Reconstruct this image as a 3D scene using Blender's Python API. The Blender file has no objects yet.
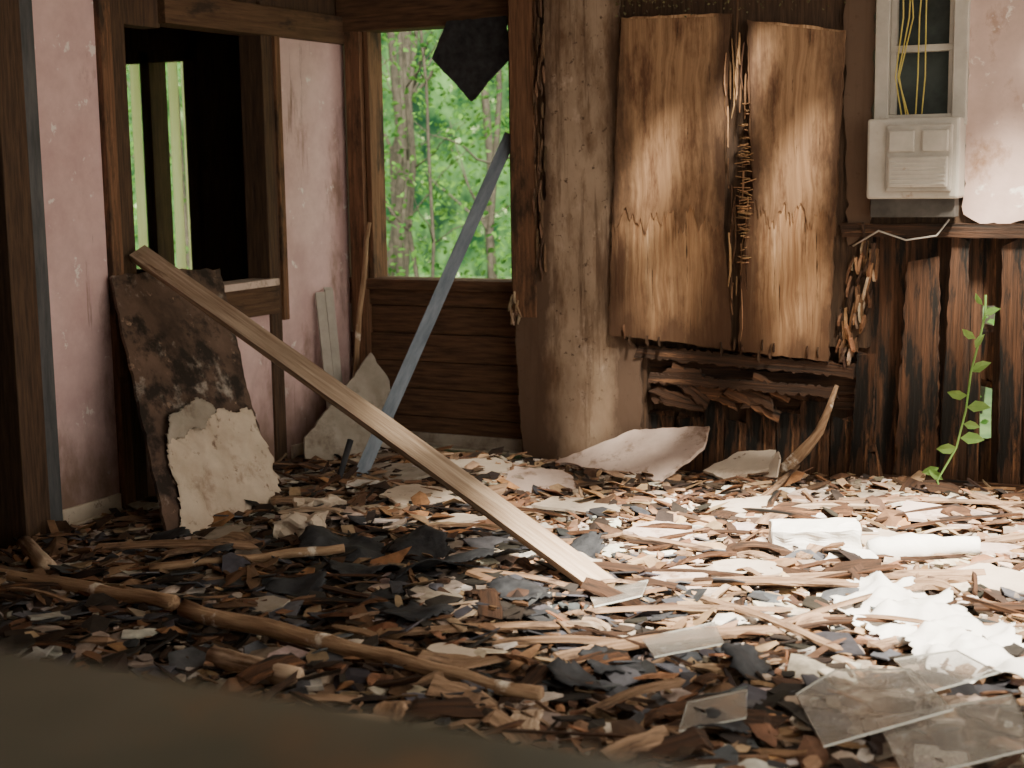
import bpy, bmesh, math, random
from mathutils import Matrix, Vector, noise
random.seed(7)
rnd=random.random
def U(a,b): return random.uniform(a,b)
V=Vector
COL=bpy.context.scene.collection

# ------------------------------------------------------------------ materials
def mat(name,c1,c2,scale=6,stretch=(1,1,1),patches=(),rough=.85,bump=.3,attr=False,zdirt=None,metal=0,spec=.3,lo=.35,hi=.65,trans=0,edge=None,alpha=None,warp=0):
    m=bpy.data.materials.new(name); m.use_nodes=True; nt=m.node_tree; N=nt.nodes; L=nt.links
    b=N['Principled BSDF']; b.inputs['Roughness'].default_value=rough; b.inputs['Metallic'].default_value=metal
    b.inputs['Specular IOR Level'].default_value=spec
    tc=N.new('ShaderNodeTexCoord'); mp=N.new('ShaderNodeMapping'); mp.inputs['Scale'].default_value=stretch
    src=tc.outputs['Object']
    if warp:
        nw=N.new('ShaderNodeTexNoise'); nw.inputs['Scale'].default_value=2.2; nw.inputs['Detail'].default_value=2; L.new(src,nw.inputs['Vector'])
        vm=N.new('ShaderNodeVectorMath'); vm.operation='MULTIPLY_ADD'; L.new(nw.outputs['Color'],vm.inputs[0]); vm.inputs[1].default_value=(warp,0,warp*.5); L.new(src,vm.inputs[2]); src=vm.outputs[0]
    L.new(src,mp.inputs[0])
    n=N.new('ShaderNodeTexNoise'); n.inputs['Scale'].default_value=scale; n.inputs['Detail'].default_value=8; n.inputs['Roughness'].default_value=.65
    L.new(mp.outputs[0],n.inputs['Vector'])
    r=N.new('ShaderNodeValToRGB'); r.color_ramp.elements[0].position=lo; r.color_ramp.elements[1].position=hi
    r.color_ramp.elements[0].color=(*c1,1); r.color_ramp.elements[1].color=(*c2,1)
    L.new(n.outputs['Fac'],r.inputs[0]); col=r.outputs[0]
    if attr:
        a=N.new('ShaderNodeAttribute'); a.attribute_name='Col'
        x=N.new('ShaderNodeMix'); x.data_type='RGBA'; x.blend_type='MULTIPLY'; x.inputs[0].default_value=1
        L.new(a.outputs['Color'],x.inputs[6]); L.new(col,x.inputs[7]); col=x.outputs[2]
    for k,(pc,ps,pst,plo,phi) in enumerate(patches):
        mp2=N.new('ShaderNodeMapping'); mp2.inputs['Scale'].default_value=pst; mp2.inputs['Location'].default_value=(3.1*k+1,1.7*k,2.3*k)
        L.new(tc.outputs['Object'],mp2.inputs[0])
        n2=N.new('ShaderNodeTexNoise'); n2.inputs['Scale'].default_value=ps; n2.inputs['Detail'].default_value=9; n2.inputs['Roughness'].default_value=.7
        L.new(mp2.outputs[0],n2.inputs['Vector'])
        mr=N.new('ShaderNodeMapRange'); mr.inputs[1].default_value=plo; mr.inputs[2].default_value=phi
        L.new(n2.outputs['Fac'],mr.inputs[0])
        x=N.new('ShaderNodeMix'); x.data_type='RGBA'; L.new(mr.outputs[0],x.inputs[0]); L.new(col,x.inputs[6]); x.inputs[7].default_value=(*pc,1); col=x.outputs[2]
    if zdirt or edge:
        sp=N.new('ShaderNodeSeparateXYZ'); L.new(tc.outputs['Object'],sp.inputs[0])
        ne=N.new('ShaderNodeTexNoise'); ne.inputs['Scale'].default_value=5; ne.inputs['Detail'].default_value=7; ne.inputs['Roughness'].default_value=.65
        me_=N.new('ShaderNodeMapping'); me_.inputs['Scale'].default_value=(1.6,1,.6); L.new(tc.outputs['Object'],me_.inputs[0]); L.new(me_.outputs[0],ne.inputs['Vector'])
        cen=N.new('ShaderNodeMath'); cen.operation='SUBTRACT'; L.new(ne.outputs['Fac'],cen.inputs[0]); cen.inputs[1].default_value=.5
    if zdirt:   # damp / soot rising from the bottom
        pc,z0,z1=zdirt
        ad=N.new('ShaderNodeMath'); ad.operation='MULTIPLY_ADD'; L.new(cen.outputs[0],ad.inputs[0]); ad.inputs[1].default_value=(z1-z0)*2.2; L.new(sp.outputs['Z'],ad.inputs[2])
        mr=N.new('ShaderNodeMapRange'); mr.inputs[1].default_value=z0; mr.inputs[2].default_value=z1; mr.inputs[3].default_value=.92; mr.inputs[4].default_value=0
        L.new(ad.outputs[0],mr.inputs[0])
        x=N.new('ShaderNodeMix'); x.data_type='RGBA'; L.new(mr.outputs[0],x.inputs[0]); L.new(col,x.inputs[6]); x.inputs[7].default_value=(*pc,1); col=x.outputs[2]
    if edge:   # water staining that has crept in from the two vertical edges of a sheet
        x0,x1,wd,pc=edge; c=(x0+x1)/2; hw=(x1-x0)/2
        s1=N.new('ShaderNodeMath'); s1.operation='SUBTRACT'; L.new(sp.outputs['X'],s1.inputs[0]); s1.inputs[1].default_value=c
        s2=N.new('ShaderNodeMath'); s2.operation='ABSOLUTE'; L.new(s1.outputs[0],s2.inputs[0])
        s3=N.new('ShaderNodeMath'); s3.operation='MULTIPLY_ADD'; L.new(cen.outputs[0],s3.inputs[0]); s3.inputs[1].default_value=wd*2.6; L.new(s2.outputs[0],s3.inputs[2])
        mr=N.new('ShaderNodeMapRange'); mr.inputs[1].default_value=hw-wd; mr.inputs[2].default_value=hw-wd*.15; mr.inputs[4].default_value=.9
        L.new(s3.outputs[0],mr.inputs[0])
        x=N.new('ShaderNodeMix'); x.data_type='RGBA'; L.new(mr.outputs[0],x.inputs[0]); L.new(col,x.inputs[6]); x.inputs[7].default_value=(*pc,1); col=x.outputs[2]
    L.new(col,b.inputs['Base Color'])
    if bump:
        bp=N.new('ShaderNodeBump'); bp.inputs['Strength'].default_value=bump; bp.inputs['Distance'].default_value=.02
        L.new(n.outputs['Fac'],bp.inputs['Height']); L.new(bp.outputs[0],b.inputs['Normal'])
    if trans:
        t=N.new('ShaderNodeBsdfTranslucent'); L.new(col,t.inputs[0]); ms=N.new('ShaderNodeMixShader'); ms.inputs[0].default_value=trans
        L.new(b.outputs[0],ms.inputs[1]); L.new(t.outputs[0],ms.inputs[2]); L.new(ms.outputs[0],N['Material Output'].inputs[0])
    if alpha is not None: b.inputs['Alpha'].default_value=alpha
    return m

M={}
M['pink']=mat('pink_plaster',(.54,.36,.345),(.70,.50,.48),4,patches=[((.32,.205,.17),3,(1,1,.5),.55,.68),((.78,.70,.66),9,(1,1,1),.62,.66),((.20,.12,.09),2.4,(3,3,.3),.61,.71)],zdirt=((.20,.125,.09),.05,.55),bump=.12)
M['pinkr']=mat('pink_drywall',(.50,.36,.31),(.64,.47,.41),4,patches=[((.34,.21,.14),3,(1,1,.7),.57,.68),((.80,.72,.64),6,(1,1,1),.60,.64)],bump=.2)
M['dark']=mat('dark_stained_wood',(.042,.026,.017),(.10,.058,.034),9,(8,8,.6),bump=.3)
M['darkh']=mat('dark_siding_wood',(.055,.03,.018),(.15,.078,.043),9,(.6,8,8),bump=.3)
M['brownz']=mat('brown_frame_wood',(.10,.05,.028),(.23,.12,.065),8,(9,9,.5),patches=[((.045,.028,.018),4,(2,2,.6),.50,.62)],bump=.3)
M['browny']=mat('brown_beam_wood',(.07,.038,.022),(.14,.08,.045),8,(9,.5,9),patches=[((.04,.025,.017),4,(2,.6,2),.55,.66)],bump=.3)
M['black']=mat('charcoal_paint',(.018,.020,.024),(.04,.042,.048),8,bump=.1)
M['slate']=mat('slate_grey_trim',(.06,.063,.066),(.11,.11,.113),8,(4,4,.6),bump=.1)
M['beige']=mat('stained_wallboard',(.31,.22,.15),(.47,.35,.25),3,(1,1,.6),patches=[((.15,.085,.048),2.6,(1.6,1,.5),.49,.65),((.54,.41,.31),5,(1,1,.6),.60,.68),((.11,.065,.04),2.6,(6,1,.3),.54,.66),((.09,.055,.035),30,(1,1,1),.60,.66)],zdirt=((.20,.125,.08),.0,.5),edge=(.13,.57,.11,(.09,.053,.034)),bump=.15)
ps=[((.15,.068,.034),3.0,(3.5,1,.5),.50,.64),((.045,.025,.015),9,(7,1,.22),.60,.65),((.80,.55,.33),3,(9,1,.4),.58,.71)]
M['ply']=mat('weathered_plywood',(.29,.15,.072),(.60,.375,.205),4.2,(13,4,.42),patches=ps,bump=.25,zdirt=((.07,.034,.018),.05,.45),lo=.33,hi=.68,edge=(-.02,.57,.16,(.07,.035,.019)),warp=.10)
M['ply2']=mat('weathered_plywood_b',(.30,.155,.075),(.62,.385,.21),4.2,(13,4,.42),patches=ps,bump=.25,zdirt=((.09,.046,.025),.02,.32),lo=.33,hi=.68,edge=(.04,.47,.13,(.08,.04,.021)),warp=.10)
M['plyt']=mat('plywood_face_veneer',(.21,.115,.06),(.42,.255,.14),4.0,(12,4,.40),patches=[((.12,.057,.03),2.4,(2.4,1,.6),.50,.62),((.05,.028,.016),12,(5,1,.3),.62,.67)],bump=.2,lo=.33,hi=.68,edge=(-.02,.57,.15,(.065,.034,.02)),warp=.12)
M['plyt2']=mat('plywood_face_veneer_b',(.21,.115,.06),(.42,.255,.14),4.0,(12,4,.40),patches=[((.12,.057,.03),2.4,(2.4,1,.6),.52,.64),((.05,.028,.016),12,(5,1,.3),.62,.67)],bump=.2,lo=.33,hi=.68,edge=(.04,.475,.13,(.065,.034,.02)),warp=.12)
M['char']=mat('charred_boards',(.024,.014,.009),(.115,.052,.025),6,(.45,10,10),patches=[((.28,.13,.058),3,(.5,6,6),.58,.66),((.012,.010,.008),3,(.7,5,5),.50,.58)],bump=.6)
M['charh']=mat('charred_siding',(.016,.011,.008),(.075,.036,.019),7,(.5,10,10),patches=[((.18,.09,.045),3,(.5,6,6),.62,.68)],bump=.6)
M['plank']=mat('weathered_plank',(.30,.205,.135),(.56,.43,.31),7,(.35,9,9),patches=[((.14,.08,.045),3,(.6,5,5),.56,.66)],bump=.3)
M['lath']=mat('old_lath',(.15,.085,.045),(.38,.25,.16),7,(.6,9,9),patches=[((.05,.03,.022),4,(1,4,4),.48,.60)],bump=.3)
M['metal']=mat('galvanised_metal',(.10,.125,.155),(.19,.22,.26),6,(1,4,4),rough=.5,metal=.5,bump=.05,spec=.5)
M['mud']=mat('mouldy_board',(.055,.034,.025),(.15,.095,.07),4,patches=[((.44,.39,.34),4,(1,1,1),.55,.68),((.022,.015,.012),5,(1,1,1),.50,.60),((.30,.20,.14),9,(1,1,1),.62,.67)],bump=.2)
M['cream']=mat('torn_paper_backing',(.48,.39,.30),(.66,.56,.45),5,patches=[((.30,.21,.15),4,(1,1,1),.53,.66),((.16,.10,.07),11,(1,1,1),.61,.69)],bump=.3)
M['greyb']=mat('dirty_grey_board',(.28,.24,.19),(.42,.37,.31),5,patches=[((.14,.10,.07),3,(1,1,1),.50,.64)],bump=.3)
M['pale']=mat('pale_slat',(.33,.30,.255),(.46,.42,.365),6,bump=.15)
M['slab']=mat('broken_drywall',(.50,.375,.315),(.66,.52,.45),5,patches=[((.26,.17,.12),5,(1,1,1),.54,.64),((.15,.10,.07),12,(1,1,1),.62,.70)],bump=.3)
M['white']=mat('white_insulation',(.78,.75,.70),(.90,.88,.83),9,bump=.3)
M['acw']=mat('aged_white_enamel',(.40,.365,.315),(.53,.49,.43),5,patches=[((.28,.18,.11),7,(1,1,1),.60,.70)],bump=.05,rough=.5)
M['acd']=mat('dark_vent_plastic',(.05,.045,.04),(.10,.09,.08),6,bump=.05)
M['bark']=mat('peeled_pole',(.18,.10,.055),(.46,.31,.19),7,(.6,7,7),patches=[((.72,.64,.53),3,(1.5,1,1),.56,.60)],bump=.5)
M['tar']=mat('tar_shingle',(.018,.019,.022),(.048,.050,.055),20,bump=.4,rough=.7)
M['piece']=mat('debris_chips',(.55,.55,.55),(1.15,1.15,1.15),16,(1,1,1),attr=True,bump=.2)
M['ground']=mat('rubble_dirt',(.06,.037,.024),(.22,.14,.09),11,patches=[((.54,.44,.34),3.4,(1,1,1),.53,.59),((.025,.017,.013),5,(1,1,1),.57,.64)],bump=.8)
M['leaf']=mat('green_leaf',(.020,.085,.020),(.11,.24,.045),1.6,bump=0,trans=.5,spec=0)
M['leafv']=mat('vine_leaf',(.20,.42,.09),(.36,.56,.16),5,bump=0,trans=.4)
M['forest']=mat('distant_forest',(.006,.030,.012),(.09,.19,.065),1.7,patches=[((.005,.018,.010),.9,(1,1,.5),.48,.60),((.55,.68,.36),3.5,(1,1,.8),.61,.66)],bump=0,lo=.38,hi=.66,spec=0)
M['trunk']=mat('tree_bark',(.025,.024,.017),(.065,.057,.042),6,(3,3,.5),bump=.3)
M['grass']=mat('forest_ground',(.02,.05,.016),(.06,.10,.035),3,bump=.3)
M['sill']=mat('weathered_sill_paint',(.065,.066,.052),(.125,.12,.095),3,patches=[((.16,.10,.06),1.6,(1,1,1),.56,.66)],bump=.05,rough=.35,spec=.5)
M['wire']=mat('yellow_cable',(.45,.36,.08),(.60,.48,.14),5,bump=0)
M['curtain']=mat('pale_green_slat',(.80,.80,.56),(.92,.92,.72),3,(4,4,.4),bump=0,trans=.85)
M['shade_ceiling']=mat('shade_ceiling_wood',(.14,.09,.055),(.26,.18,.11),6,bump=.3)
M['glassy']=mat('dusty_glass',(.30,.27,.24),(.42,.39,.35),9,patches=[((.80,.76,.70),22,(1,1,1),.60,.63)],rough=.06,bump=.03,spec=1.0,alpha=.38)
M['gedge']=mat('glass_edge_highlight',(.62,.64,.58),(.80,.80,.74),9,rough=.2,bump=0,spec=.8)  # whitish colour paints the highlight along the shard edges
M['darkglass']=mat('dark_window_glass',(.02,.025,.025),(.07,.085,.08),3,rough=.15,bump=0,spec=.6)

# ------------------------------------------------------------------ mesh helpers
def obj(name,verts,faces,m,parent=None,smooth=False,mw=None):
    me=bpy.data.meshes.new(name); me.from_pydata([tuple(v) for v in verts],[],faces); me.update()
    me.materials.append(m); o=bpy.data.objects.new(name,me); COL.objects.link(o)
    if smooth: me.polygons.foreach_set('use_smooth',[True]*len(me.polygons))
    if mw is not None: o.matrix_world=mw
    if parent: o.parent=parent
    return o
def empty(name,loc=(0,0,0)):
    o=bpy.data.objects.new(name,None); COL.objects.link(o); o.empty_display_size=.1; return o
BF=[(0,3,2,1),(4,5,6,7),(0,1,5,4),(1,2,6,5),(2,3,7,6),(3,0,4,7)]
def boxv(a,b): 
    x0,y0,z0=a; x1,y1,z1=b
    return [(x0,y0,z0),(x1,y0,z0),(x1,y1,z0),(x0,y1,z0),(x0,y0,z1),(x1,y0,z1),(x1,y1,z1),(x0,y1,z1)]
def boxes(name,lst,m,parent=None,bev=0.004):
    vs=[];fs=[]
    for a,b in lst:
        k=len(vs); vs+=boxv([min(i,j) for i,j in zip(a,b)],[max(i,j) for i,j in zip(a,b)]); fs+=[tuple(i+k for i in f) for f in BF]
    o=obj(name,vs,fs,m,parent)
    if bev:
        md=o.modifiers.new('b','BEVEL'); md.width=bev; md.segments=2
    return o
def frame(origin,xd,zd):
    x=V(xd).normalized(); z=V(zd); z=(z-x*z.dot(x)).normalized(); y=z.cross(x)
    return Matrix.Translation(V(origin))@Matrix((x,y,z)).transposed().to_4x4()
def board(name,p0,p1,w,t,m,nrm=(0,0,1),segs=14,rag=.03,bend=0,parent=None,taper=1,wob=.03):
    p0=V(p0);p1=V(p1);L=(p1-p0).length; vs=[];fs=[]
    for i in range(segs+1):
        f=i/segs; x=f*L; ww=w/2*(1+(taper-1)*f)
        z=bend*math.sin(math.pi*f)
        for (sy,sz) in ((-1,-1),(1,-1),(1,1),(-1,1)):
            xx=x+(U(-rag,rag) if i in(0,segs) else 0)
            vs.append((xx,sy*ww*(1+U(-wob,wob)),z+sz*t/2))
        if i:
            a=4*(i-1);b=4*i
            for j in range(4):
                k=(j+1)%4; fs.append((a+j,a+k,b+k,b+j))
    fs.append((3,2,1,0)); n=4*segs; fs.append((n,n+1,n+2,n+3))
    return obj(name,vs,fs,m,parent,mw=frame(p0,p1-p0,nrm))
def panel(name,origin,u,v,outline,th,m,jag=.006,step=.03,parent=None):
    u=V(u);v=V(v);ul=u.length;ud=u.normalized();n=u.cross(v).normalized();vd=n.cross(ud)
    P=[]
    for a,b in outline:
        q=u*a+v*b; P.append(V((q.dot(ud),q.dot(vd))))
    pts=[]
    for i,p in enumerate(P):
        q=P[(i+1)%len(P)]; d=q-p; k=max(1,int(d.length/step)); nn=V((-d.y,d.x)).normalized() if d.length>0 else V((0,0))
        for j in range(k):
            e=p+d*(j/k)
            if j: e=e+nn*(U(-jag,jag)+jag*1.5*noise.noise(V((e.x*9,e.y*9,len(pts)*.01))))
            pts.append(e)
    k=len(pts)
    vs=[(p.x,p.y,th/2) for p in pts]+[(p.x,p.y,-th/2) for p in pts]
    fs=[tuple(range(k)),tuple(range(2*k-1,k-1,-1))]+[(i,i+k,(i+1)%k+k,(i+1)%k) for i in range(k)]
    mw=Matrix.Translation(V(origin))@Matrix((ud,vd,n)).transposed().to_4x4()
    return obj(name,vs,fs,m,parent,mw=mw)
def wpanel(name,origin,outline,th,m,jag=.006,step=.03,parent=None):
    """ragged panel on the back wall, built in wall coordinates (x right, z up) so grain runs vertically"""
    o=panel(name,(0,0,0),(1,0,0),(0,0,1),outline,th,m,jag,step,None)
    mw=Matrix((V((1,0,0)),V((0,0,1)),V((1,0,0)).cross(V((0,0,1))))).transposed().to_4x4()
    for v_ in o.data.vertices: v_.co=mw@v_.co
    o.matrix_world=Matrix.Translation(V(origin))
    if parent: o.parent=parent
    return o
def inpoly(x,y,P):
    c=False;j=len(P)-1
    for i in range(len(P)):
        if (P[i][1]>y)!=(P[j][1]>y) and x<(P[j][0]-P[i][0])*(y-P[i][1])/(P[j][1]-P[i][1])+P[i][0]: c=not c
        j=i
    return c
def sheet(name,poly,zf,m,res=.015,th=.004,parent=None,mw=None):
    xs=[p[0] for p in poly]; ys=[p[1] for p in poly]; idx={};vs=[];fs=[]
    nx=int((max(xs)-min(xs))/res)+2; ny=int((max(ys)-min(ys))/res)+2
    def vid(i,j):
        if (i,j) not in idx:
            x=min(xs)+i*res;y=min(ys)+j*res; jx=noise.noise(V((x*40,y*40,1)))*res*.6; jy=noise.noise(V((x*40,y*40,5)))*res*.6
            idx[(i,j)]=len(vs); vs.append((x+jx,y+jy,zf(x,y)))
        return idx[(i,j)]
    for i in range(nx):
        for j in range(ny):
            x=min(xs)+(i+.5)*res;y=min(ys)+(j+.5)*res
            o=.03*noise.noise(V((x*14,y*14,3)))
            if inpoly(x+o,y+o,poly): fs.append((vid(i,j),vid(i+1,j),vid(i+1,j+1),vid(i,j+1)))
    o=obj(name,vs,fs,m,parent,smooth=True,mw=mw); s=o.modifiers.new('s','SOLIDIFY'); s.thickness=th
    return o
def tube(name,pts,r,m,parent=None,n=10,rj=.1,cap=True):
    P=[V(p) for p in pts]; o=P[0].copy(); d0=(P[-1]-P[0])
    mw=frame(o,d0,(0,0,1) if abs(d0.normalized().z)<.9 else (0,-1,0)); inv=mw.inverted(); P=[inv@p for p in P]
    vs=[];fs=[]; K=len(P)
    for i,p in enumerate(P):
        t=(P[min(i+1,K-1)]-P[max(i-1,0)]).normalized(); a=t.cross(V((0,.3,1))).normalized(); b=t.cross(a)
        rr=r if not callable(r) else r(i/(K-1))
        for j in range(n):
            an=2*math.pi*j/n; q=p+(a*math.cos(an)+b*math.sin(an))*rr*(1+U(-rj,rj)); vs.append(q)
        if i:
            for j in range(n):
                k=(j+1)%n; fs.append(((i-1)*n+j,(i-1)*n+k,i*n+k,i*n+j))
    if cap: fs+= [tuple(range(n-1,-1,-1)),tuple(range((K-1)*n,K*n))]
    return obj(name,vs,fs,m,parent,smooth=True,mw=mw)
def path(p0,p1,k=10,wob=.01):
    p0=V(p0);p1=V(p1); return [p0.lerp(p1,i/k)+V((U(-wob,wob),U(-wob,wob),U(-wob,wob)))*(0 if i in(0,) else 1) for i in range(k+1)]

XL=-4.38; YM=6.70; YA=6.85; ZT=2.6
def hgt(x,y):
    h=.03+.03*noise.noise(V((x*1.6,y*1.6,0)))+.02*noise.noise(V((x*5,y*5,2)))+.008*noise.noise(V((x*16,y*16,4)))
    d=max(0,1-((x+.9)**2/2.2+(y-6.5)**2/.5)); h+=.05*d
    d=max(0,1-((x+2.6)**2/1.2+(y-4.4)**2/.5)); h+=.03*d
    return max(.004,h)
# ------------------------------------------------------------------ shell
boxes('floor',[((-9,-3,-.12),(3,8.2,-.004))],M['dark'],bev=0)
nx,ny=150,150; vs=[];fs=[]
for i in range(nx+1):
    for j in range(ny+1):
        x=XL+.01+(3.0-XL)*i/nx*.999; y=1.0+(YM-.005-1.0)*j/ny
        vs.append((x,y,hgt(x,y)))
for i in range(nx):
    for j in range(ny):
        a=i*(ny+1)+j; fs.append((a,a+ny+1,a+ny+2,a+1))
obj('rubble_bed',vs,fs,M['ground'],smooth=True)

lw=empty('wall_left')
T=.10
boxes('plaster_pier',[((XL-T,4.56,0),(XL,4.97,ZT))],M['pink'],lw,bev=0)
boxes('plaster_below_sill',[((XL-T,4.97,0),(XL,6.16,.86))],M['pink'],lw,bev=0)
boxes('plaster_corner',[((XL-T,6.16,0),(XL,YA,2.25))],M['pink'],lw,bev=0)
boxes('plaster_top',[((XL-T,4.97,2.26),(XL-.01,YA+.1,ZT))],M['dark'],lw,bev=0)
boxes('plaster_near',[((XL-T,0.8,2.2),(XL,4.4,ZT)),((XL-T,0.8,0),(XL,3.2,2.2))],M['pink'],lw,bev=0)
boxes('door_1',[((XL-T-.02,4.36,0),(XL+.03,4.50,2.3)),((XL-T,3.2,2.18),(XL+.03,4.5,2.32)),((XL-T-.02,3.15,0),(XL+.03,3.27,2.3))],M['dark'])
boxes('trim_1',[((XL-T,4.50,0),(XL+.02,4.58,ZT))],M['slate'])
wl=empty('window_1')
boxes('post_near',[((XL-T-.02,4.95,0),(XL+.03,5.02,ZT)),],M['brownz'],wl)
boxes('post_near_inner',[((XL-T-.02,5.02,0),(XL+.005,5.13,2.3)),],M['dark'],wl)
boxes('post_far',[((XL-T-.02,6.10,0),(XL+.015,6.19,2.3))],M['dark'],wl)
boxes('post_far_trim',[((XL-.02,6.19,.75),(XL+.03,6.235,2.25))],M['brownz'],wl)
boxes('sill_beam',[((XL-T,5.13,.79),(XL+.03,6.15,.93))],M['browny'],wl)
boxes('sill_cap',[((XL-T,5.55,.93),(XL+.05,6.13,.965))],M['slab'],wl)
boxes('header',[((XL-T,5.36,2.14),(XL+.04,YA,2.28))],M['browny'],wl)
boxes('header_dark',[((XL-T,5.0,2.12),(XL-.0,5.37,2.3))],M['dark'],wl)
boxes('baseboard_left',[((XL,4.585,.03),(XL+.018,4.94,.12)),((XL,4.585,.03),(XL+.028,4.94,.055)),((XL,6.24,.0),(XL+.018,6.84,.1))],M['cream'])

YN=6.96
boxes('wall_next_room',[((-9,YN,0),(-6.02,YN+.08,2.8)),((-5.46,YN,0),(XL-T,YN+.08,2.8)),((-6.05,YN,0),(-5.42,YN+.08,.92)),((-6.05,YN,2.13),(-5.42,YN+.08,2.8)),((-9.1,3,0),(-9,YN,2.8)),((-9,2.9,0),(XL-T,3.0,2.8))],M['dark'],bev=0)
wn=empty('window_2')
boxes('frame',[((-6.07,YN-.05,.88),(-6.0,YN,2.17)),((-5.49,YN-.05,.88),(-5.42,YN,2.17)),((-5.80,YN-.05,.88),(-5.73,YN+.1,2.17)),((-6.07,YN-.05,.85),(-5.42,YN,.93)),((-6.07,YN-.05,2.11),(-5.42,YN,2.18))],M['dark'],wn)
boxes('slats',[((-6.0,YN+.10,.9),(-5.93,YN+.105,2.15)),((-5.92,YN+.12,.9),(-5.83,YN+.125,2.15)),((-5.72,YN+.10,.9),(-5.65,YN+.105,2.15)),((-5.64,YN+.12,.9),(-5.58,YN+.125,2.15)),((-5.56,YN+.10,.9),(-5.50,YN+.105,2.15))],M['curtain'],wn)

wa=empty('wall_alcove')
sid=[]
for k in range(6):
    z=.04+k*.147; sid.append(((XL,YA-.012*(k%2)-.0,z),(-3.25,YA+.1,z+.143)))
boxes('siding_below_window',sid,M['darkh'],wa)
boxes('wall_above_window',[((XL,YA,2.2),(-3.2,YA+.1,ZT))],M['darkh'],wa)
boxes('wall_strip_west',[((XL,YA+.01,.9),(-4.22,YA+.1,2.25))],M['brownz'],wa)
boxes('wall_strip_east',[((-3.36,YA+.01,.9),(-3.2,YA+.1,2.25))],M['dark'],wa)
w3=empty('window_3')
boxes('jamb_west',[((-4.34,YA-.05,.05),(-4.25,YA+.02,2.25)),((-4.245,YA-.02,.9),(-4.215,YA+.12,2.25))],M['brownz'],w3)
boxes('jamb_east',[((-3.375,YA-.07,.88),(-3.33,YA+.1,2.3))],M['brownz'],w3)
boxes('header_beam',[((XL,YA-.06,2.2),(-3.2,YA+.0,2.42))],M['darkh'],w3)
boxes('sill',[((-4.25,YA-.05,.86),(-3.33,YA+.1,.915))],M['darkh'],w3)
boxes('baseboard_alcove',[((-4.2,YA-.035,.03),(-3.28,YA-.012,.10)),((-4.2,YA-.045,.03),(-3.28,YA-.03,.05))],M['greyb'])

wb=empty('wall_back')
boxes('sheathing',[((-3.30,YM+.02,0),(-2.62,YA+.05,ZT)),((-2.62,YM+.02,.66),(-1.56,YA+.05,ZT)),((-2.62,YM+.10,0),(-1.62,YA+.05,.66)),((-1.56,YM+.02,1.2),(-1.13,YA+.05,1.66)),((-1.56,YM+.02,2.42),(-1.13,YA+.05,ZT)),((-1.13,YM+.02,1.22),(3,YA+.05,ZT))],M['dark'],wb,bev=0)
wpanel('pink_drywall',(-1.15,YM+.008,1.23),[(0,.42),(.0,.03),(.07,-.01),(.22,.0),(.5,.02),(1.2,-.03),(4,.0),(4,1.37),(0,1.37)],.014,M['pinkr'],.008,parent=wb)
wpanel('torn_wallboard',(-3.3,YM+.0,0),[(.03,.0),(.0,.35),(-.02,.78),(.10,.95),(.16,1.33),(.165,2.6),(.56,2.6),(.54,.70),(.66,.6),(.66,.08),(.45,.0)],.018,M['beige'],.006,parent=wb)
boxes('corner_post',[((-3.32,YM-.02,.75),(-3.19,YM+.04,ZT))],M['brownz'],wb)
wpanel('pale_strip',(-1.66,YM-.005,1.1),[(.015,.02),(.1,.06),(.115,.5),(.11,1.5),(.0,1.5),(-.02,.9)],.012,M['beige'],.010,parent=wb)

pl=wpanel('plywood_panel',(-2.76,YM-.035,.66),[(-.03,.02),(.3,.0),(.585,-.03),(.575,.25),(.55,.45),(.53,.62),(.55,.8),(.56,1.1),(.575,1.5),(.04,1.515),(.0,.8)],.02,M['ply'],.004)
pr=wpanel('plywood_panel.001',(-2.14,YM-.04,.6),[(.0,.03),(.42,.0),(.445,.7),(.475,1.46),(.03,1.53),(.05,1.0),(.06,.8),(.035,.6),(.015,.4)],.02,M['ply2'],.004)
def veneer(name,par,org,outl,bottom,m):
    pts=list(outl)
    x0,x1,zb=bottom; n=60; bt=[]
    for i in range(n+1):
        f=i/n; x=x0+(x1-x0)*f
        bt.append((x,zb+.12*noise.noise(V((x*5,zb,1)))+.10*noise.noise(V((x*22,zb,2)))+U(-.04,.04)))
    o=wpanel(name,org,pts+bt,.005,m,.002,.2); mwp=o.matrix_world.copy(); o.parent=par; o.matrix_parent_inverse=par.matrix_world.inverted(); o.matrix_world=mwp
    return o
bpy.context.view_layer.update()
veneer('face_veneer',pl,(-2.76,YM-.0485,.66),[(.555,.86),(.558,1.1),(.57,1.49),(.045,1.505),(.005,.8)],(.0,.545,.60),M['plyt'])
veneer('face_veneer',pr,(-2.14,YM-.0535,.6),[(.447,.8),(.47,1.45),(.04,1.52),(.06,1.0)],(.07,.44,.68),M['plyt2'])
class Acc:
    def __init__(s): s.v=[];s.f=[];s.c=[]
    def add(s,vs,fs,c):
        k=len(s.v); s.v+=vs
        for f in fs: s.f.append(tuple(i+k for i in f)); s.c.append((c,len(f)))
    def make(s,name,m,parent=None,smooth=False):
        o=obj(name,s.v,s.f,m,parent,smooth); a=o.data.color_attributes.new('Col','FLOAT_COLOR','CORNER'); buf=[]
        for c,n in s.c: buf+= (list(c)+[1.0])*n
        a.data.foreach_set('color',buf); return o
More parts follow.
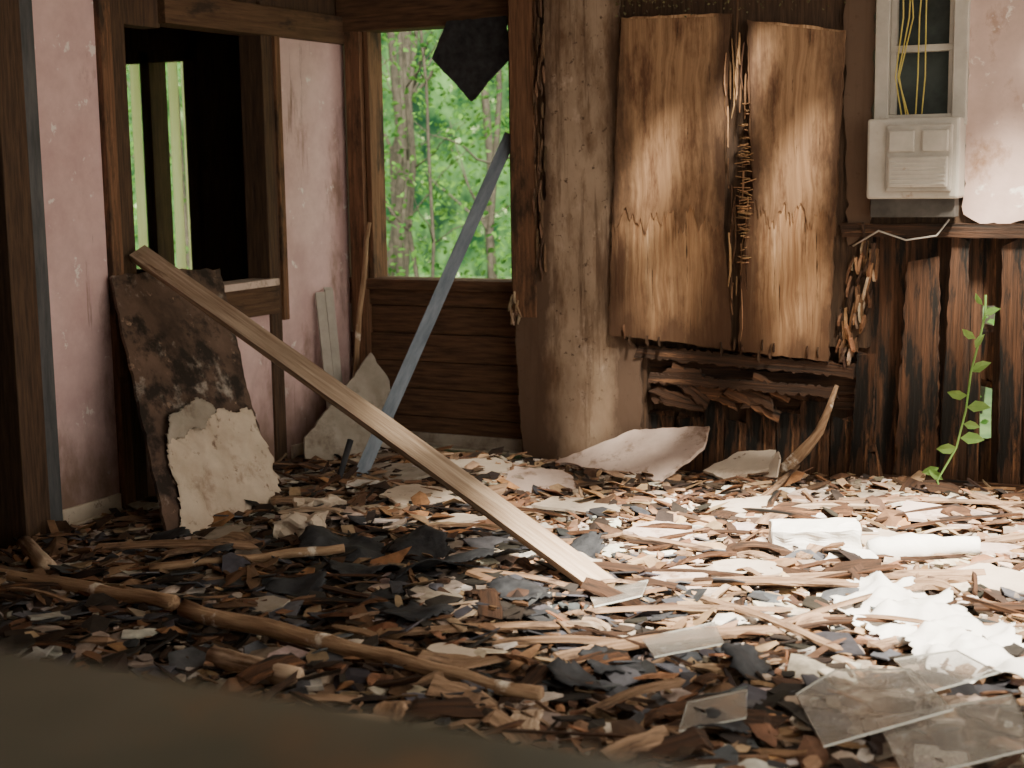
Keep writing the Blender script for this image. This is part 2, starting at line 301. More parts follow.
def flake(A,c,R,r,asp,th,col,n=6,cv=.2):
    top=[];bot=[]; a0=U(0,6.28)
    for i in range(n):
        an=a0+2*math.pi*i/n+U(-.3,.3); rr=r*U(.55,1.2); p=V((math.cos(an)*rr*asp,math.sin(an)*rr,U(-.08,.08)*r))
        top.append(tuple(c+R@(p+V((0,0,th/2))))); bot.append(tuple(c+R@(p-V((0,0,th/2)))))
    ctr=tuple(c+R@V((0,0,th/2+r*U(-.1,cv))))
    vs=top+bot+[ctr]; fs=[(i,(i+1)%n,2*n) for i in range(n)]+[(i,i+n,(i+1)%n+n,(i+1)%n) for i in range(n)]+[tuple(range(2*n-1,n-1,-1))]
    A.add(vs,fs,col)
def sliver(A,c,R,L,w,t,col):
    vs=[];x0=-L/2
    b=U(-.06,.06)*L
    for i,(x,ww,zz) in enumerate(((-.5,U(.3,.9),0),(-.15,1,b*.7),(.2,U(.8,1.1),b),(.5,U(.1,.7),0))):
        for sy,sz in ((-1,-1),(1,-1),(1,1),(-1,1)):
            vs.append(tuple(c+R@V((x*L+U(-.04,.04)*L,sy*w/2*ww+U(-.1,.1)*w,zz+sz*t/2))))
    fs=[(3,2,1,0),(12,13,14,15)]
    for i in range(3):
        for j in range(4): k=(j+1)%4; fs.append((4*i+j,4*i+k,4*i+4+k,4*i+4+j))
    A.add(vs,fs,col)
def rotm(tilt,yaw=None,pitch=None):
    y=U(0,6.28) if yaw is None else yaw
    return Matrix.Rotation(y,3,'Z')@Matrix.Rotation(U(-tilt,tilt),3,'X')@Matrix.Rotation(U(-tilt,tilt),3,'Y')
def vary(c,a=.25):
    f=1+U(-a,a); return tuple(max(0,x*f*(1+U(-.06,.06))) for x in c)
A=Acc()
for k in range(80):
    z=1.02+U(0,.74); s_=1-.6*abs(z-1.38)/.37; L=U(.02,.085)*max(.3,s_)
    sliver(A,V((-2.115+L*.1+U(-.02,.012),YM-.055,z)),Matrix.Rotation(U(-.3,.3),3,'Y')@Matrix.Rotation(U(-.3,.1),3,'Z'),L,U(.010,.026),.003,vary((.34,.19,.09),.5))
for k in range(40):   # long vertical peels along the seam
    z=U(.75,2.1); sliver(A,V((-2.18+U(-.03,.08),YM-.045+U(-.01,.01),z)),Matrix.Rotation(math.pi/2+U(-.06,.06),3,'Y'),U(.08,.30),U(.008,.022),.003,vary(random.choice([(.20,.105,.05),(.10,.052,.027),(.38,.22,.11)]),.4))
for k in range(14):
    x=U(-2.75,-1.73); sliver(A,V((x,YM-.05,.655+U(-.01,.05)-.06*(x+2.7))),Matrix.Rotation(math.pi/2+U(-.1,.1),3,'Y'),U(.03,.07),U(.02,.05),.004,vary((.08,.04,.02),.5))
A.make('torn_veneer_slivers',M['piece'],wb)

cb=empty('charred_planking')
for k in range(3):
    z=.40+k*.085
    board('siding_board' ,(-2.66,YM+.08-.01*(k%3),z),(-1.60,YM+.08-.01*(k%2)+U(-.02,.02),z+U(-.01,.01)),.085,.02,M['charh'],nrm=(0,-1,0),rag=.02,parent=cb,wob=.15)
board('burnt_beam',(-2.66,YM+.02,.60),(-1.62,YM-.0,.555),.06,.07,M['charh'],nrm=(0,-1,.1),parent=cb,wob=.25,rag=.02,segs=60)
board('burnt_beam_low',(-2.60,YM-.01,.475),(-1.70,YM-.02,.455),.045,.06,M['charh'],nrm=(0,-1,.2),parent=cb,wob=.45,rag=.05,segs=60)
for k in range(14):
    x=U(-2.5,-1.8); z=U(.38,.54); board('broken_shard',(x-U(.05,.12),YM-U(0,.03),z+U(-.03,.03)),(x+U(.06,.16),YM-U(.0,.05),z+U(-.10,.03)),U(.03,.06),.014,random.choice([M['charh'],M['char'],M['charh']]),nrm=(0,-1,.2),segs=8,parent=cb,wob=.4,rag=.03)
x=-2.64
while x<-1.64:
    w=U(.10,.17); board('stud_low',(x+w/2,YM+.05,.0),(x+w/2+U(-.01,.01),YM+.05,U(.26,.42)),w*.95,.03,M['char'],nrm=(0,-1,0),parent=cb,wob=.06,rag=.03); x+=w
x=-1.66
while x<2.9:
    w=U(.09,.15)
    if x<-1.05 and x+w>-1.10: w=-1.075-x
    if w>.02: board('back_board',(x+w/2,YM+.11+U(-.01,.01),0),(x+w/2+U(-.005,.005),YM+.11,1.28),w*1.06,.025,M['charh'] if rnd()<.6 else M['char'],nrm=(0,-1,0),parent=cb,wob=.05)
    x+=w
    if abs(x+1.075)<.01: x=-1.02
board('gap_board_low',(-1.045,YM+.125,0),(-1.045,YM+.125,.28),.12,.02,M['char'],nrm=(0,-1,0),parent=cb,wob=.1,rag=.04)
board('gap_board_mid',(-1.05,YM+.125,.52),(-1.04,YM+.125,.74),.12,.02,M['char'],nrm=(0,-1,0),parent=cb,wob=.1,rag=.04)
board('gap_board_high',(-1.045,YM+.125,.86),(-1.045,YM+.125,1.25),.12,.02,M['char'],nrm=(0,-1,0),parent=cb,wob=.1,rag=.05)
for (x0,x1,z0,z1,w,tp,yy) in [(-1.33,-1.32,.03,1.05,.19,.72,.03),(-1.58,-1.56,.02,.62,.10,.8,.02),(-1.47,-1.50,.0,.22,.08,.4,-.1),(-1.19,-1.16,.02,1.16,.075,1,.02),(-.93,-.94,.02,1.15,.09,1,.02),(-.75,-.76,.02,1.15,.12,1,.03),(-.5,-.5,.02,1.15,.1,1,.03)]:
    board('stud',(x0,YM+yy,z0),(x1,YM+yy,z1),w,.035,M['char'],nrm=(0,-1,0),parent=cb,taper=tp,wob=.09,rag=.05,segs=30)
board('rail_shadow_band',(-1.66,YM+.0,1.19),(3,YM+.0,1.19),.06,.05,M['charh'],nrm=(0,-1,0),parent=cb,wob=.12,segs=60)  # dark rail standing in for the shadow band below the drywall
boxes('baseboard_back',[((-1.5,YM-.02,.0),(-.3,YM+.01,.09))],M['char'])

A=Acc()
for k in range(70):
    t=rnd(); c=V((-1.66+.10*t+U(-.05,.05),YM-U(-.02,.03),.62+.52*t+U(-.06,.05)))
    R_=Matrix.Rotation(math.pi/2+U(-.2,.35),3,'Y')@Matrix.Rotation(U(-.3,.3),3,'Z')
    sliver(A,c,R_,U(.05,.16),U(.020,.05),.010,vary(random.choice([(.36,.20,.10),(.18,.085,.042),(.52,.39,.27),(.06,.033,.02),(.22,.11,.055)]),.35))
for k in range(12):
    c=V((U(-3.34,-3.28),YM-U(.02,.03),U(.72,.86))); sliver(A,c,Matrix.Rotation(math.pi/2+U(-.5,.5),3,'Y'),U(.04,.09),U(.015,.03),.006,vary(random.choice([(.42,.31,.21),(.25,.16,.10)])))
for k in range(50):
    c=V((U(-3.19,-3.13),YM-.02,U(.98,2.3))); sliver(A,c,Matrix.Rotation(math.pi/2+U(-.08,.08),3,'Y'),U(.06,.16),U(.010,.03),.004,vary((.17,.10,.06),.5))
A.make('torn_fibre_shreds',M['piece'],wb)

tube('curled_bark_strip',[(-1.95,6.50,.08),(-1.86,6.50,.13),(-1.78,6.5,.22),(-1.72,6.52,.30),(-1.69,6.55,.40),(-1.665,6.6,.50)],lambda f:.036*(1-.7*f),M['bark'],n=8,rj=.35)

w4=empty('window_4')
boxes('frame',[((-1.535,YM-.04,1.64),(-1.475,YM+.06,2.5)),((-1.205,YM-.04,1.64),(-1.145,YM+.06,2.5)),((-1.535,YM-.04,2.42),(-1.145,YM+.06,2.5)),((-1.53,YM-.03,1.635),(-1.15,YM+.06,1.69))],M['acw'],w4)
boxes('sash',[((-1.475,YM-.01,1.69),(-1.45,YM+.03,2.42)),((-1.228,YM-.01,1.69),(-1.205,YM+.03,2.42)),((-1.475,YM-.012,1.955),(-1.205,YM+.035,1.985))],M['acw'],w4)
boxes('dark_glass',[((-1.46,YM+.05,1.69),(-1.22,YM+.055,2.42))],M['darkglass'],w4,bev=0)
for k in range(5):
    x=-1.44+k*.022+U(-.01,.01)
    tube('hanging_cable' ,[(x+U(-.02,.06),YM-.03,2.45),(x+U(-.03,.04),YM-.035,2.1),(x+U(-.03,.04),YM-.045,1.85),(x+.02,YM-.05,1.69)],.003,M['wire'],w4,n=6)
ac=empty('window_air_conditioner')
boxes('housing',[((-1.54,YM-.14,1.33),(-1.15,YM+.02,1.672))],M['acw'],ac,bev=.012)
boxes('front_fascia',[((-1.455,YM-.165,1.36),(-1.175,YM-.14,1.645))],M['pale'],ac,bev=.01)
boxes('raised_panels',[((-1.44,YM-.178,1.38),(-1.19,YM-.160,1.51)),((-1.44,YM-.178,1.53),(-1.33,YM-.160,1.62)),((-1.30,YM-.178,1.53),(-1.19,YM-.160,1.62))],M['acw'],ac,bev=.006)
boxes('intake_grille',[((-1.43,YM-.182,1.39+.018*i),(-1.20,YM-.176,1.398+.018*i)) for i in range(7)],M['acw'],ac,bev=.002)
boxes('drip_tray',[((-1.53,YM-.10,1.25),(-1.17,YM+.0,1.335))],M['acd'],ac,bev=.004)
tube('dangling_cord',[(-1.62,YM-.03,1.12),(-1.5,YM-.06,1.19),(-1.38,YM-.06,1.15),(-1.25,YM-.06,1.17),(-1.2,YM-.05,1.24)],.004,M['acw'],n=6)

# torn square of roofing felt still tacked to the window head and east jamb
wpanel('hanging_roofing_square',(-3.80,YM+.075,1.82),[(.0,.22),(.09,.40),(.42,.41),(.435,.20),(.22,.0)],.012,M['tar'],.004)

# ------------------------------------------------------------------ leaning things
board('leaning_plank',(-4.34,5.10,1.15),(-1.77,4.47,.03),.085,.034,M['plank'],nrm=(.35,-.55,.75),segs=24,rag=.012,bend=.012,wob=.03)
ms=empty('leaning_metal_stud')
p0,p1=V((-3.75,5.86,.02)),V((-3.355,6.76,1.65)); n_=V((.5,-.8,.1))
board('web',p0,p1,.06,.004,M['metal'],nrm=n_,parent=ms,rag=0,wob=0)
fr=frame(p0,p1-p0,n_); ya=(fr.to_3x3()@V((0,1,0)))*.03; zz=(fr.to_3x3()@V((0,0,-1)))*.016
board('flange_a',p0+ya+zz,p1+ya+zz,.034,.004,M['metal'],nrm=ya,parent=ms,rag=0,wob=0)
board('flange_b',p0-ya+zz,p1-ya+zz,.034,.004,M['metal'],nrm=ya,parent=ms,rag=0,wob=0)
tube('short_steel_rod',[(-3.76,5.68,.0),(-3.76,5.84,.24)],.014,M['black'],n=8)
tube('leaning_branch',path((-4.26,6.60,.04),(-4.21,6.78,1.22),12,.006),lambda f:.018-.006*f,M['bark'],n=8)

BL=V((-3.80,4.56,.02)); u=V((-.02,.78,0)); v=V((-.55,.37,1.04))
lb=empty('leaning_mouldy_board')
panel('board',BL,u,v,[(0,0),(.0,.5),(-.0,1),(.30,1.0),(.98,.98),(.97,.75),(.96,.5),(.98,.3),(.93,.05)],.014,M['mud'],.006,parent=lb)
nn=u.cross(v).normalized()
if nn.x<0: nn=-nn
ud=u.normalized(); vd=(v-ud*v.dot(ud)).normalized(); nw=ud.cross(vd)
sg=1 if nw.dot(nn)>0 else -1
mw=Matrix.Translation(BL)@Matrix((ud,vd,nw)).transposed().to_4x4()
sheet('torn_paper',[(.04,.0),(.16,.16),(.20,.36),(.27,.47),(.44,.45),(.55,.52),(.72,.46),(.86,.46),(.85,.2),(.80,.01)],lambda x,y:sg*(.020+.03*abs(noise.noise(V((x*6,y*6,0))))+.015*noise.noise(V((x*17,y*17,0)))+.12*max(0,y-.42)),M['cream'],.012,.003,lb,mw)
sheet('torn_paper_fold',[(.22,.40),(.30,.52),(.50,.55),(.62,.50),(.50,.44),(.34,.42)],lambda x,y:sg*(.05+.04*noise.noise(V((x*9,y*9,4)))),M['greyb'],.010,.003,lb,mw)
panel('small_grey_board',(-4.17,6.06,.02),(.18,.54,0),(-.11,.15,.52),[(0,0),(0,.30),(.35,.58),(.80,1),(1.0,.7),(1.05,0)],.012,M['greyb'],.005)
board('pale_slat',(-4.22,6.42,.03),(-4.345,6.50,.86),.055,.012,M['pale'],nrm=(1,-.4,.1),rag=.01)
board('pale_slat.001',(-4.22,6.50,.03),(-4.345,6.58,.88),.05,.012,M['pale'],nrm=(1,-.4,.1),rag=.01)

# ------------------------------------------------------------------ slabs on floor
def slab(name,P,th,m,jag=.006,em=None):
    P=[V(p) for p in P]; c=sum(P,V())/len(P); n=V()
    for i in range(len(P)): n+=(P[i]-c).cross(P[(i+1)%len(P)]-c)
    n.normalize(); n=n if n.z>0 else -n
    u=(P[1]-P[0]).normalized(); v=n.cross(u)
    out=[((p-P[0]).dot(u),(p-P[0]).dot(v)) for p in P]
    o=panel(name,P[0],u,v,out,th,m,jag)
    if em:
        o.data.materials.append(em)
        for p in o.data.polygons[2:]: p.material_index=1
    return o
slab('plaster_slab',[(-3.02,6.52,.06),(-2.66,6.66,.22),(-2.24,6.64,.19),(-2.22,6.5,.12),(-2.38,6.28,.06)],.016,M['slab'])
slab('plaster_slab.001',[(-2.24,6.45,.09),(-2.12,6.6,.16),(-1.94,6.6,.18),(-1.93,6.45,.12),(-2.1,6.36,.08)],.014,M['cream'])
slab('plaster_slab.002',[(-1.97,6.42,.05),(-1.9,6.5,.2),(-1.89,6.45,.19),(-1.86,6.38,.06)],.01,M['cream'])
k=3
for (cx,cy,r,m) in [(-2.5,5.65,.20,'cream'),(-3.2,5.55,.24,'cream'),(-3.6,5.95,.24,'greyb'),(-2.9,6.05,.18,'slab'),(-1.9,5.9,.20,'cream'),(-1.55,5.0,.13,'cream'),(-1.75,4.75,.11,'slab'),(-2.25,4.85,.13,'cream'),(-3.7,4.75,.13,'greyb'),(-1.1,5.95,.16,'slab'),(-2.05,3.75,.09,'cream'),(-2.35,4.15,.11,'greyb'),(-3.5,4.45,.08,'slab'),(-2.9,3.95,.08,'greyb'),(-1.0,4.75,.10,'cream'),(-.75,5.15,.14,'cream'),(-2.0,5.35,.16,'slab'),(-2.9,5.2,.15,'cream'),(-1.3,5.65,.15,'cream'),(-.8,5.6,.14,'slab'),(-3.3,6.2,.2,'cream'),(-3.45,5.15,.14,'slab'),(-1.25,5.2,.11,'white')]:
    n=random.choice([5,6,7]); tx_,ty_=U(-.12,.12),U(-.05,.25); P=[]
    for i in range(n):
        a=6.283*i/n+U(-.3,.3); q=(cx+math.cos(a)*r*U(.8,1.4),cy+math.sin(a)*r*U(.6,1.0)); P.append((q[0],q[1],hgt(cx,cy)+.04+tx_*(q[0]-cx)+ty_*(q[1]-cy)))
    slab('plaster_slab.%03d'%k,P,.012,M[m],.010); k+=1
def block(name,c,s,rz,m,amp=.008,tilt=0):
    bm=bmesh.new(); bmesh.ops.create_cube(bm,size=1); bmesh.ops.subdivide_edges(bm,edges=bm.edges,cuts=7,use_grid_fill=True)
    for w in bm.verts:
        q=V((w.co.x*s[0],w.co.y*s[1],w.co.z*s[2])); q+=noise.noise_vector(q*22)*amp; w.co=q
    me=bpy.data.meshes.new(name); bm.to_mesh(me); bm.free(); me.materials.append(m); o=bpy.data.objects.new(name,me); COL.objects.link(o)
    o.matrix_world=Matrix.Translation(V(c))@Matrix.Rotation(rz,4,'Z')@Matrix.Rotation(tilt,4,'X')
    md=o.modifiers.new('b','BEVEL'); md.width=.004; md.limit_method='ANGLE'
    return o
block('insulation_block',(-1.44,5.42,.105),(.33,.12,.09),.42,M['white'],.014,.15)
tube('insulation_roll',path((-1.22,5.34,.09),(-.86,5.50,.11),10,.006),lambda f:.032+.022*math.sin(math.pi*min(1,f*1.2+.1)),M['white'],n=14,rj=.12)
block('plaster_chunk',(-3.32,4.78,.10),(.16,.13,.10),.3,M['cream'],.04)
block('plaster_chunk.001',(-3.55,5.25,.07),(.2,.10,.05),.9,M['cream'],.03)
zf=lambda b,a,s:(lambda x,y:hgt(x,y)+b+a*(noise.noise(V((x*s,y*s,9)))+.5*noise.noise(V((x*s*2.3,y*s*2.3,9)))))
sheet('crumpled_white_sheet',[(-1.22,4.88),(-1.0,5.0),(-.6,4.58),(-.40,4.15),(-.70,4.10),(-.92,4.40),(-1.12,4.55)],zf(.06,.06,8),M['white'],.014)
G=M['glassy'];E=M['gedge']
slab('glass_shard',[(-1.04,3.74,.10),(-.98,3.92,.12),(-.78,3.93,.15),(-.62,3.66,.15),(-.88,3.42,.10)],.006,G,.001,E)
slab('glass_shard.001',[(-.86,4.10,.11),(-.70,4.16,.14),(-.56,3.98,.15),(-.72,3.84,.12)],.006,G,.001,E)
slab('glass_shard.002',[(-.80,3.62,.11),(-.50,3.80,.16),(-.40,3.5,.15),(-.66,3.30,.10)],.006,G,.001,E)
slab('glass_shard.003',[(-1.6,4.05,.09),(-1.42,4.2,.12),(-1.33,4.02,.12),(-1.5,3.9,.09)],.005,G,.001,E)
slab('glass_shard.004',[(-1.95,4.45,.09),(-1.76,4.52,.13),(-1.72,4.36,.13),(-1.85,4.28,.09)],.005,G,.001,E)
slab('glass_shard.005',[(-1.30,3.62,.08),(-1.16,3.70,.11),(-1.10,3.50,.11),(-1.25,3.42,.08)],.005,G,.001,E)
tube('fallen_pole',path((-3.05,3.72,.10),(-1.70,3.54,.065),16,.006),lambda f:.030-.009*f,M['bark'],n=10)
tube('fallen_pole.001',path((-4.10,3.88,.07),(-3.15,3.80,.085),12,.006),.026,M['bark'],n=10)
tube('fallen_pole.002',path((-3.55,4.15,.07),(-2.95,4.52,.12),12,.01),.018,M['bark'],n=10)
tube('cardboard_tube',path((-2.72,3.44,.07),(-2.38,3.38,.07),6,.002),.032,M['plank'],n=14,rj=.02)
tube('cardboard_tube.001',path((-4.24,4.24,.07),(-3.88,3.98,.08),6,.002),.034,M['plank'],n=14,rj=.02)
for k,(x,y,r) in enumerate([(-3.02,4.58,.20),(-2.80,4.40,.17),(-2.55,4.48,.25),(-2.75,4.7,.15),(-1.65,3.70,.10),(-1.62,3.87,.12),(-2.2,5.0,.12),(-3.4,4.3,.13),(-1.2,3.5,.12),(-2.1,4.25,.14),(-2.3,3.95,.13),(-3.75,4.45,.12),(-2.9,4.15,.13),(-1.25,3.95,.09),(-3.2,4.75,.12),(-2.45,4.75,.12)]):
    P=[]; n=7
    for i in range(n):
        a=6.283*i/n+U(-.2,.2); P.append((x+math.cos(a)*r*U(.6,1.1),y+math.sin(a)*r*U(.5,.9)))
    tx,ty=U(-.3,.3),U(-.1,.4)
    sheet('tar_shingle'+('' if k==0 else '.%03d'%k),P,(lambda x0,y0,tx,ty:(lambda a,b:hgt(a,b)+.055+tx*(a-x0)+ty*(b-y0)+.05*noise.noise(V((a*7,b*7,k)))))(x,y,tx,ty),M['tar'],.014)

fl_=empty('fallen_laths')
L0=[((-1.80,3.86),(-1.25,4.32),.05),((-1.75,4.7),(-1.0,4.95),.04),((-1.62,4.6),(-1.05,4.2),.035),((-1.9,4.2),(-1.3,4.55),.03),((-1.5,4.9),(-.8,5.2),.04),((-1.3,4.4),(-.9,5.1),.03),((-2.3,3.8),(-1.8,4.1),.03),((-.9,5.7),(-.3,6.1),.05),((-1.5,6.1),(-.8,6.2),.05),((-1.0,6.3),(-.5,5.8),.05),((-1.7,5.95),(-1.1,6.15),.04),((-3.9,4.3),(-3.3,4.45),.04),((-2.9,5.05),(-2.4,5.15),.03),((-2.2,5.3),(-1.75,5.15),.04)]
for a,b,w in L0:
    board('lath',(a[0],a[1],hgt(*a)+.04),(b[0],b[1],hgt(*b)+.05),w,.010,M['lath'],nrm=(U(-.3,.3),U(-.4,.1),1),parent=fl_,rag=.03,wob=.12,bend=U(0,.02))
for k in range(280):
    x=U(-4.15,-.1); y=U(2.8,6.45)
    if rnd()<.45: x=U(-2.2,-.1)
    if x>-1.1 and y<4.15: continue
    wide=rnd()<.5
    L=U(.08,.25) if wide else U(.12,.5); a=U(0,3.14) if rnd()<.6 else U(-.3,.9); dx,dy=math.cos(a)*L/2,math.sin(a)*L/2
    xa,xb=max(XL+.08,x-dx),max(XL+.08,x+dx); ya_,yb=min(YM-.1,y-dy),min(YM-.1,y+dy)
    za=hgt(xa,ya_)+U(.02,.055); zb=hgt(xb,yb)+U(.02,.07)
    board('lath',(xa,ya_,za),(xb,yb,zb),U(.04,.09) if wide else U(.008,.03),U(.005,.016),random.choice([M['lath'],M['lath'],M['char'],M['charh'],M['charh'],M['plank'] if rnd()<.4 else M['char']]),nrm=(U(-.5,.5),U(-.5,.5),1),segs=6,parent=fl_,rag=.03,wob=.25,bend=U(-.01,.02))

# ------------------------------------------------------------------ small debris
BR=[(.19,.10,.055),(.30,.18,.105),(.10,.055,.034),(.42,.28,.17),(.055,.034,.024),(.27,.135,.07),(.035,.025,.02)]
CR=[(.62,.51,.40),(.70,.61,.51),(.50,.40,.31),(.56,.43,.37),(.76,.71,.63),(.34,.27,.21)]
DK=[(.045,.045,.05),(.09,.09,.10),(.03,.025,.02)]
def place():
    while 1:
        y=1.6+4.97*(rnd()**.75); x=U(XL+.08,1.2)
        if x>.3 and rnd()<.7: continue
        return x,y
def near_left_tint(x,y,c):   # chip colours get darker towards the left / nearer part of the pile
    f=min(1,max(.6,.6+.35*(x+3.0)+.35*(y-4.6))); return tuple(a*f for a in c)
W=Acc();Pq=Acc();Lf=Acc();Sh=Acc()
def pale(x,y): return .40+.6*noise.noise(V((x*1.1,y*1.1,11)))+.35*noise.noise(V((x*3,y*3,12)))+(.32 if (x>-2.6 and 4.5<y<6.2) else 0)+(.24 if y>5.1 else 0)
for k in range(4400):
    x,y=place()
    if pale(x,y)>.85 and rnd()<.45: continue
    if -1.05<x<-.35 and 3.2<y<4.1 and rnd()<.5: continue
    z=hgt(x,y)+U(0,.035); L=U(.04,.18)*(1.5 if rnd()<.15 else 1)
    sliver(W,V((x,y,z+.006)),rotm(.35,U(-.5,1.0) if rnd()<.3 else None),L,U(.004,.018) if rnd()<.45 else U(.015,.045),U(.003,.012),near_left_tint(x,y,vary(random.choice(BR),.35)))
for k in range(6400):
    x,y=place(); z=hgt(x,y)+U(0,.022)
    if rnd()>pale(x,y)*1.1: continue
    s_=.010+.08*rnd()**3
    flake(Pq,V((x,y,z+.008)),rotm(.3 if s_<.04 else .15),s_,U(.8,1.8),U(.003,.014),near_left_tint(x,y,vary(random.choice(CR),.2)),7)
for k in range(4800):
    x,y=place(); z=hgt(x,y)+U(0,.035)
    if pale(x,y)>.85 and rnd()<.45: continue
    if -1.05<x<-.35 and 3.2<y<4.1 and rnd()<.5: continue
    s_=.010+.05*rnd()**2
    flake(Lf,V((x,y,z+.008)),rotm(.5),s_,U(1.0,2.2),.002,near_left_tint(x,y,vary(random.choice(BR+BR+[(.46,.24,.11),(.50,.33,.19)]),.3)),6,.45)
for k in range(1000):
    x=random.gauss(-2.3,1.1); y=random.gauss(4.3,.65)
    if x<XL+.1 or y>6.4: continue
    flake(Sh,V((x,y,hgt(x,y)+U(.01,.04))),rotm(.35),U(.02,.075),U(.9,1.6),.005,vary(random.choice(DK)))
W.make('wood_splinters',M['piece']); Pq.make('plaster_chips',M['piece']); Lf.make('dead_leaves',M['piece']); Sh.make('shingle_chips',M['piece'])

# ------------------------------------------------------------------ vine
def leafpiece(A,c,R,L,w,col):
    P=[(0,0,0),(L*.35,w*.5,.12*w),(L*.7,w*.38,.1*w),(L,0,-.1*L),(L*.7,-w*.38,.1*w),(L*.35,-w*.5,.12*w),(L*.5,0,0)]
    A.add([tuple(c+R@V(p)) for p in P],[(0,1,6),(1,2,6),(2,3,6),(3,4,6),(4,5,6),(5,0,6)],col)
vn=empty('climbing_vine')
S=[V(p) for p in [(-1.14,6.42,.02),(-1.18,6.42,.14),(-1.11,6.45,.28),(-1.08,6.48,.44),(-1.07,6.52,.60),(-1.05,6.57,.72),(-1.03,6.6,.84),(-1.035,6.62,.92)]]
tube('stem',S,.005,M['leafv'],vn,n=6)
A=Acc()
for (x,z,a,s) in [(-1.19,.07,.2,.09),(-1.16,.14,2.6,.08),(-1.10,.32,-.2,.10),(-1.11,.28,3.3,.09),(-1.08,.45,.3,.10),(-1.08,.50,2.9,.09),(-1.07,.60,.5,.09),(-1.06,.70,.9,.07),(-1.06,.74,2.5,.07),(-1.03,.84,.3,.07),(-1.16,.06,-.4,.10),(-1.18,.19,3.6,.08),(-1.04,.88,2.2,.06),(-1.09,.38,.0,.07)]:
    leafpiece(A,V((x,6.42+.18*z,z)),Matrix.Rotation(-a,3,'Y')@Matrix.Rotation(U(.9,1.4),3,'X')@Matrix.Rotation(U(-.3,.3),3,'Z'),s,s*.55,(1,1,1))
A.make('leaves',M['leafv'],vn)
A=Acc()
for k in range(420):
    x=U(-2.75,-1.5); z=2.28-abs(random.gauss(0,.05)); leafpiece(A,V((x,YM-.06,z)),rotm(3),U(.008,.02),.009,(1,1,1))
A.make('moss_growth',mat('dry_moss',(.06,.055,.025),(.16,.14,.06),5,bump=0))

# ------------------------------------------------------------------ outside
boxes('ground_outside',[((-30,8.2,-.4),(12,40,-.15))],M['grass'],bev=0)
vs=[(-30,20,-1),(12,20,-1),(12,20,11),(-30,20,11)]
obj('distant_treeline',vs,[(0,1,2,3)],M['forest'])
A=Acc()
def cluster(n,xr,yr,zr,s):
    for k in range(n):
        cx,cy,cz=U(*xr),U(*yr),U(*zr)
        for j in range(8):
            leafpiece(A,V((cx+random.gauss(0,.14),cy+random.gauss(0,.14),cz+random.gauss(0,.10))),rotm(1.2),U(.6,1.3)*s,U(.4,.7)*s,(1,1,1))
cluster(3000,(-13,-3.5),(9.0,15.5),(-.1,4.6),.065)
cluster(300,(-2.6,0.5),(8.6,11),(-.1,3.2),.07)
A.make('tree_foliage',M['leaf'])
ts=empty('young_trees')
for (x,y,r) in [(-7.1,12,.05),(-6.5,11,.03),(-6.05,10.5,.022),(-8.2,13.5,.07),(-7.6,13,.035),(-6.9,13.5,.05),(-5.6,10.8,.03),(-9.5,12,.06),(-10.6,13,.05),(-6.0,12.2,.05),(-8.6,12,.03),(-1.6,10,.04),(-6.3,10.2,.018),(-7.3,11.5,.02),(-5.4,9.6,.015)]:
    pts=path((x,y,-.2),(x+U(-.5,.5),y+U(-.3,.3),5.5),10,.05); tube('trunk',pts,lambda f,r=r:r*(1-.6*f),M['trunk'],ts,n=8)
    for b in range(6):
        q=pts[random.randint(2,8)]; tube('branch',path(q,q+V((U(-1,1),U(-.6,.6),U(.3,1.0))),5,.03),lambda f,r=r:r*.35*(1-.7*f),M['trunk'],ts,n=5)

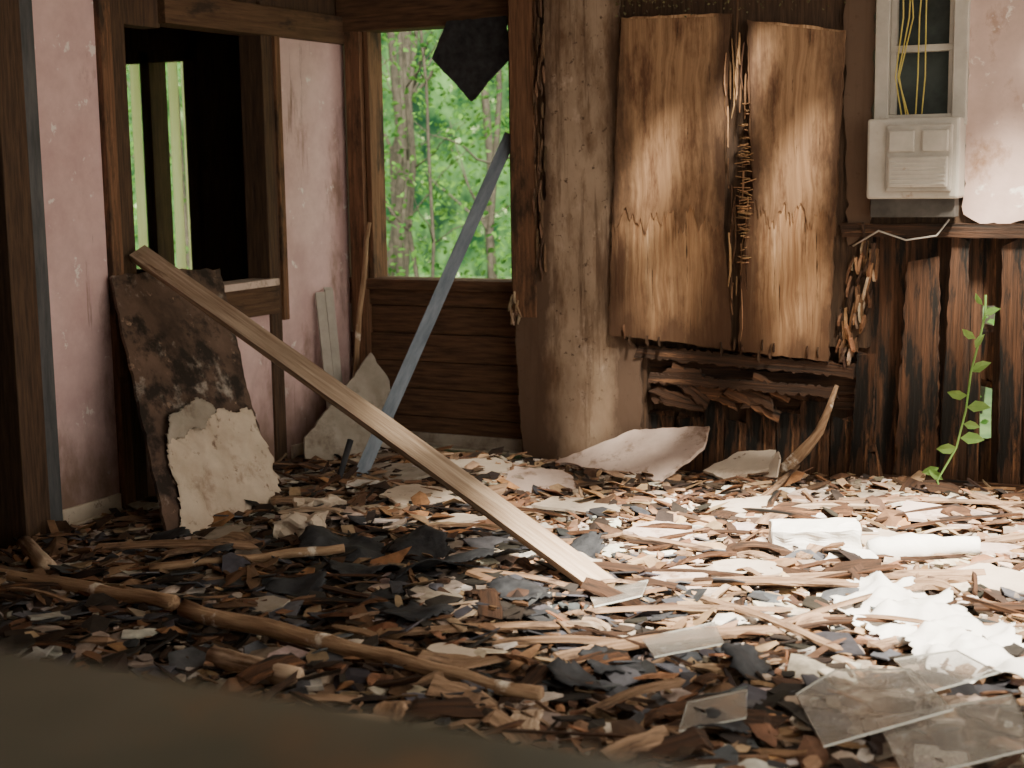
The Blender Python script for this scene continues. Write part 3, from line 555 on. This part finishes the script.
boxes('wall_front',[((XL,.70,0),(-1.25,.85,ZT)),((-1.25,.70,0),(.8,.85,1.04)),((-1.25,.70,2.3),(.8,.85,ZT)),((.8,.70,0),(1.4,.85,ZT))],M['dark'],bev=0)
boxes('window_sill',[((-1.3,.62,1.05),(.85,.915,1.10))],M['sill'],bev=.01)

A=Acc()  # unseen ceiling, added to keep the room in shade
def sun_hole(x,y):  # gaps shaped so the sun lands on floor and wall as patches
    n=.18*noise.noise(V((x*2.5,y*2.5,7)))
    if -1.25+n<x<.9 and 2.7+n<y<4.85+n: return rnd()<.96
    if -.62+n*.5<x<.7 and 5.6<y<6.6: return rnd()<.75
    if -2.6<x<-.9 and 5.5<y<6.65: return rnd()<.07
    if -2.4<x<-1.2 and 3.6<y<5.4: return rnd()<.14
    return False
tx=.14; ty=.22
x=-9
while x<3:
    y=-1.6  # carried back past the front wall as an added eave shading the sill
    while y<7.2:
        if not (x+tx/2>XL-.2 and y>.85) or not sun_hole(x+tx/2,y+ty/2):
            A.add(boxv((x,y,ZT),(x+tx-.0,y+ty,ZT+.03)),BF,(1,1,1))
        y+=ty
    x+=tx
A.make('unseen_shade_ceiling',M['shade_ceiling'])

# ------------------------------------------------------------------ light
sd=V((-.35,.45,-.82))
sl=bpy.data.lights.new('sun','SUN'); sl.energy=29; sl.angle=math.radians(10); sl.color=(1,.91,.76)
so=bpy.data.objects.new('sun',sl); COL.objects.link(so); so.rotation_euler=sd.to_track_quat('-Z','Y').to_euler(); so.location=(3,-2,8)
w=bpy.data.worlds.new('w'); bpy.context.scene.world=w; w.use_nodes=True
bg=w.node_tree.nodes['Background']; bg.inputs[0].default_value=(1.0,.93,.80,1); bg.inputs[1].default_value=3.3

# ------------------------------------------------------------------ camera
R=(Matrix.Rotation(math.radians(26.5),3,'Z')@Matrix.Rotation(math.radians(90-8.3),3,'X')@Matrix.Rotation(math.radians(-0.9),3,'Z'))
cam=bpy.data.cameras.new('camera'); co=bpy.data.objects.new('camera',cam); COL.objects.link(co)
cam.lens=1500*36/1024; cam.clip_start=.02; co.matrix_world=Matrix.Translation(V((0,0,1.5)))@R.to_4x4()
cam.dof.use_dof=True; cam.dof.focus_distance=6.0; cam.dof.aperture_fstop=2.8
bpy.context.scene.camera=co
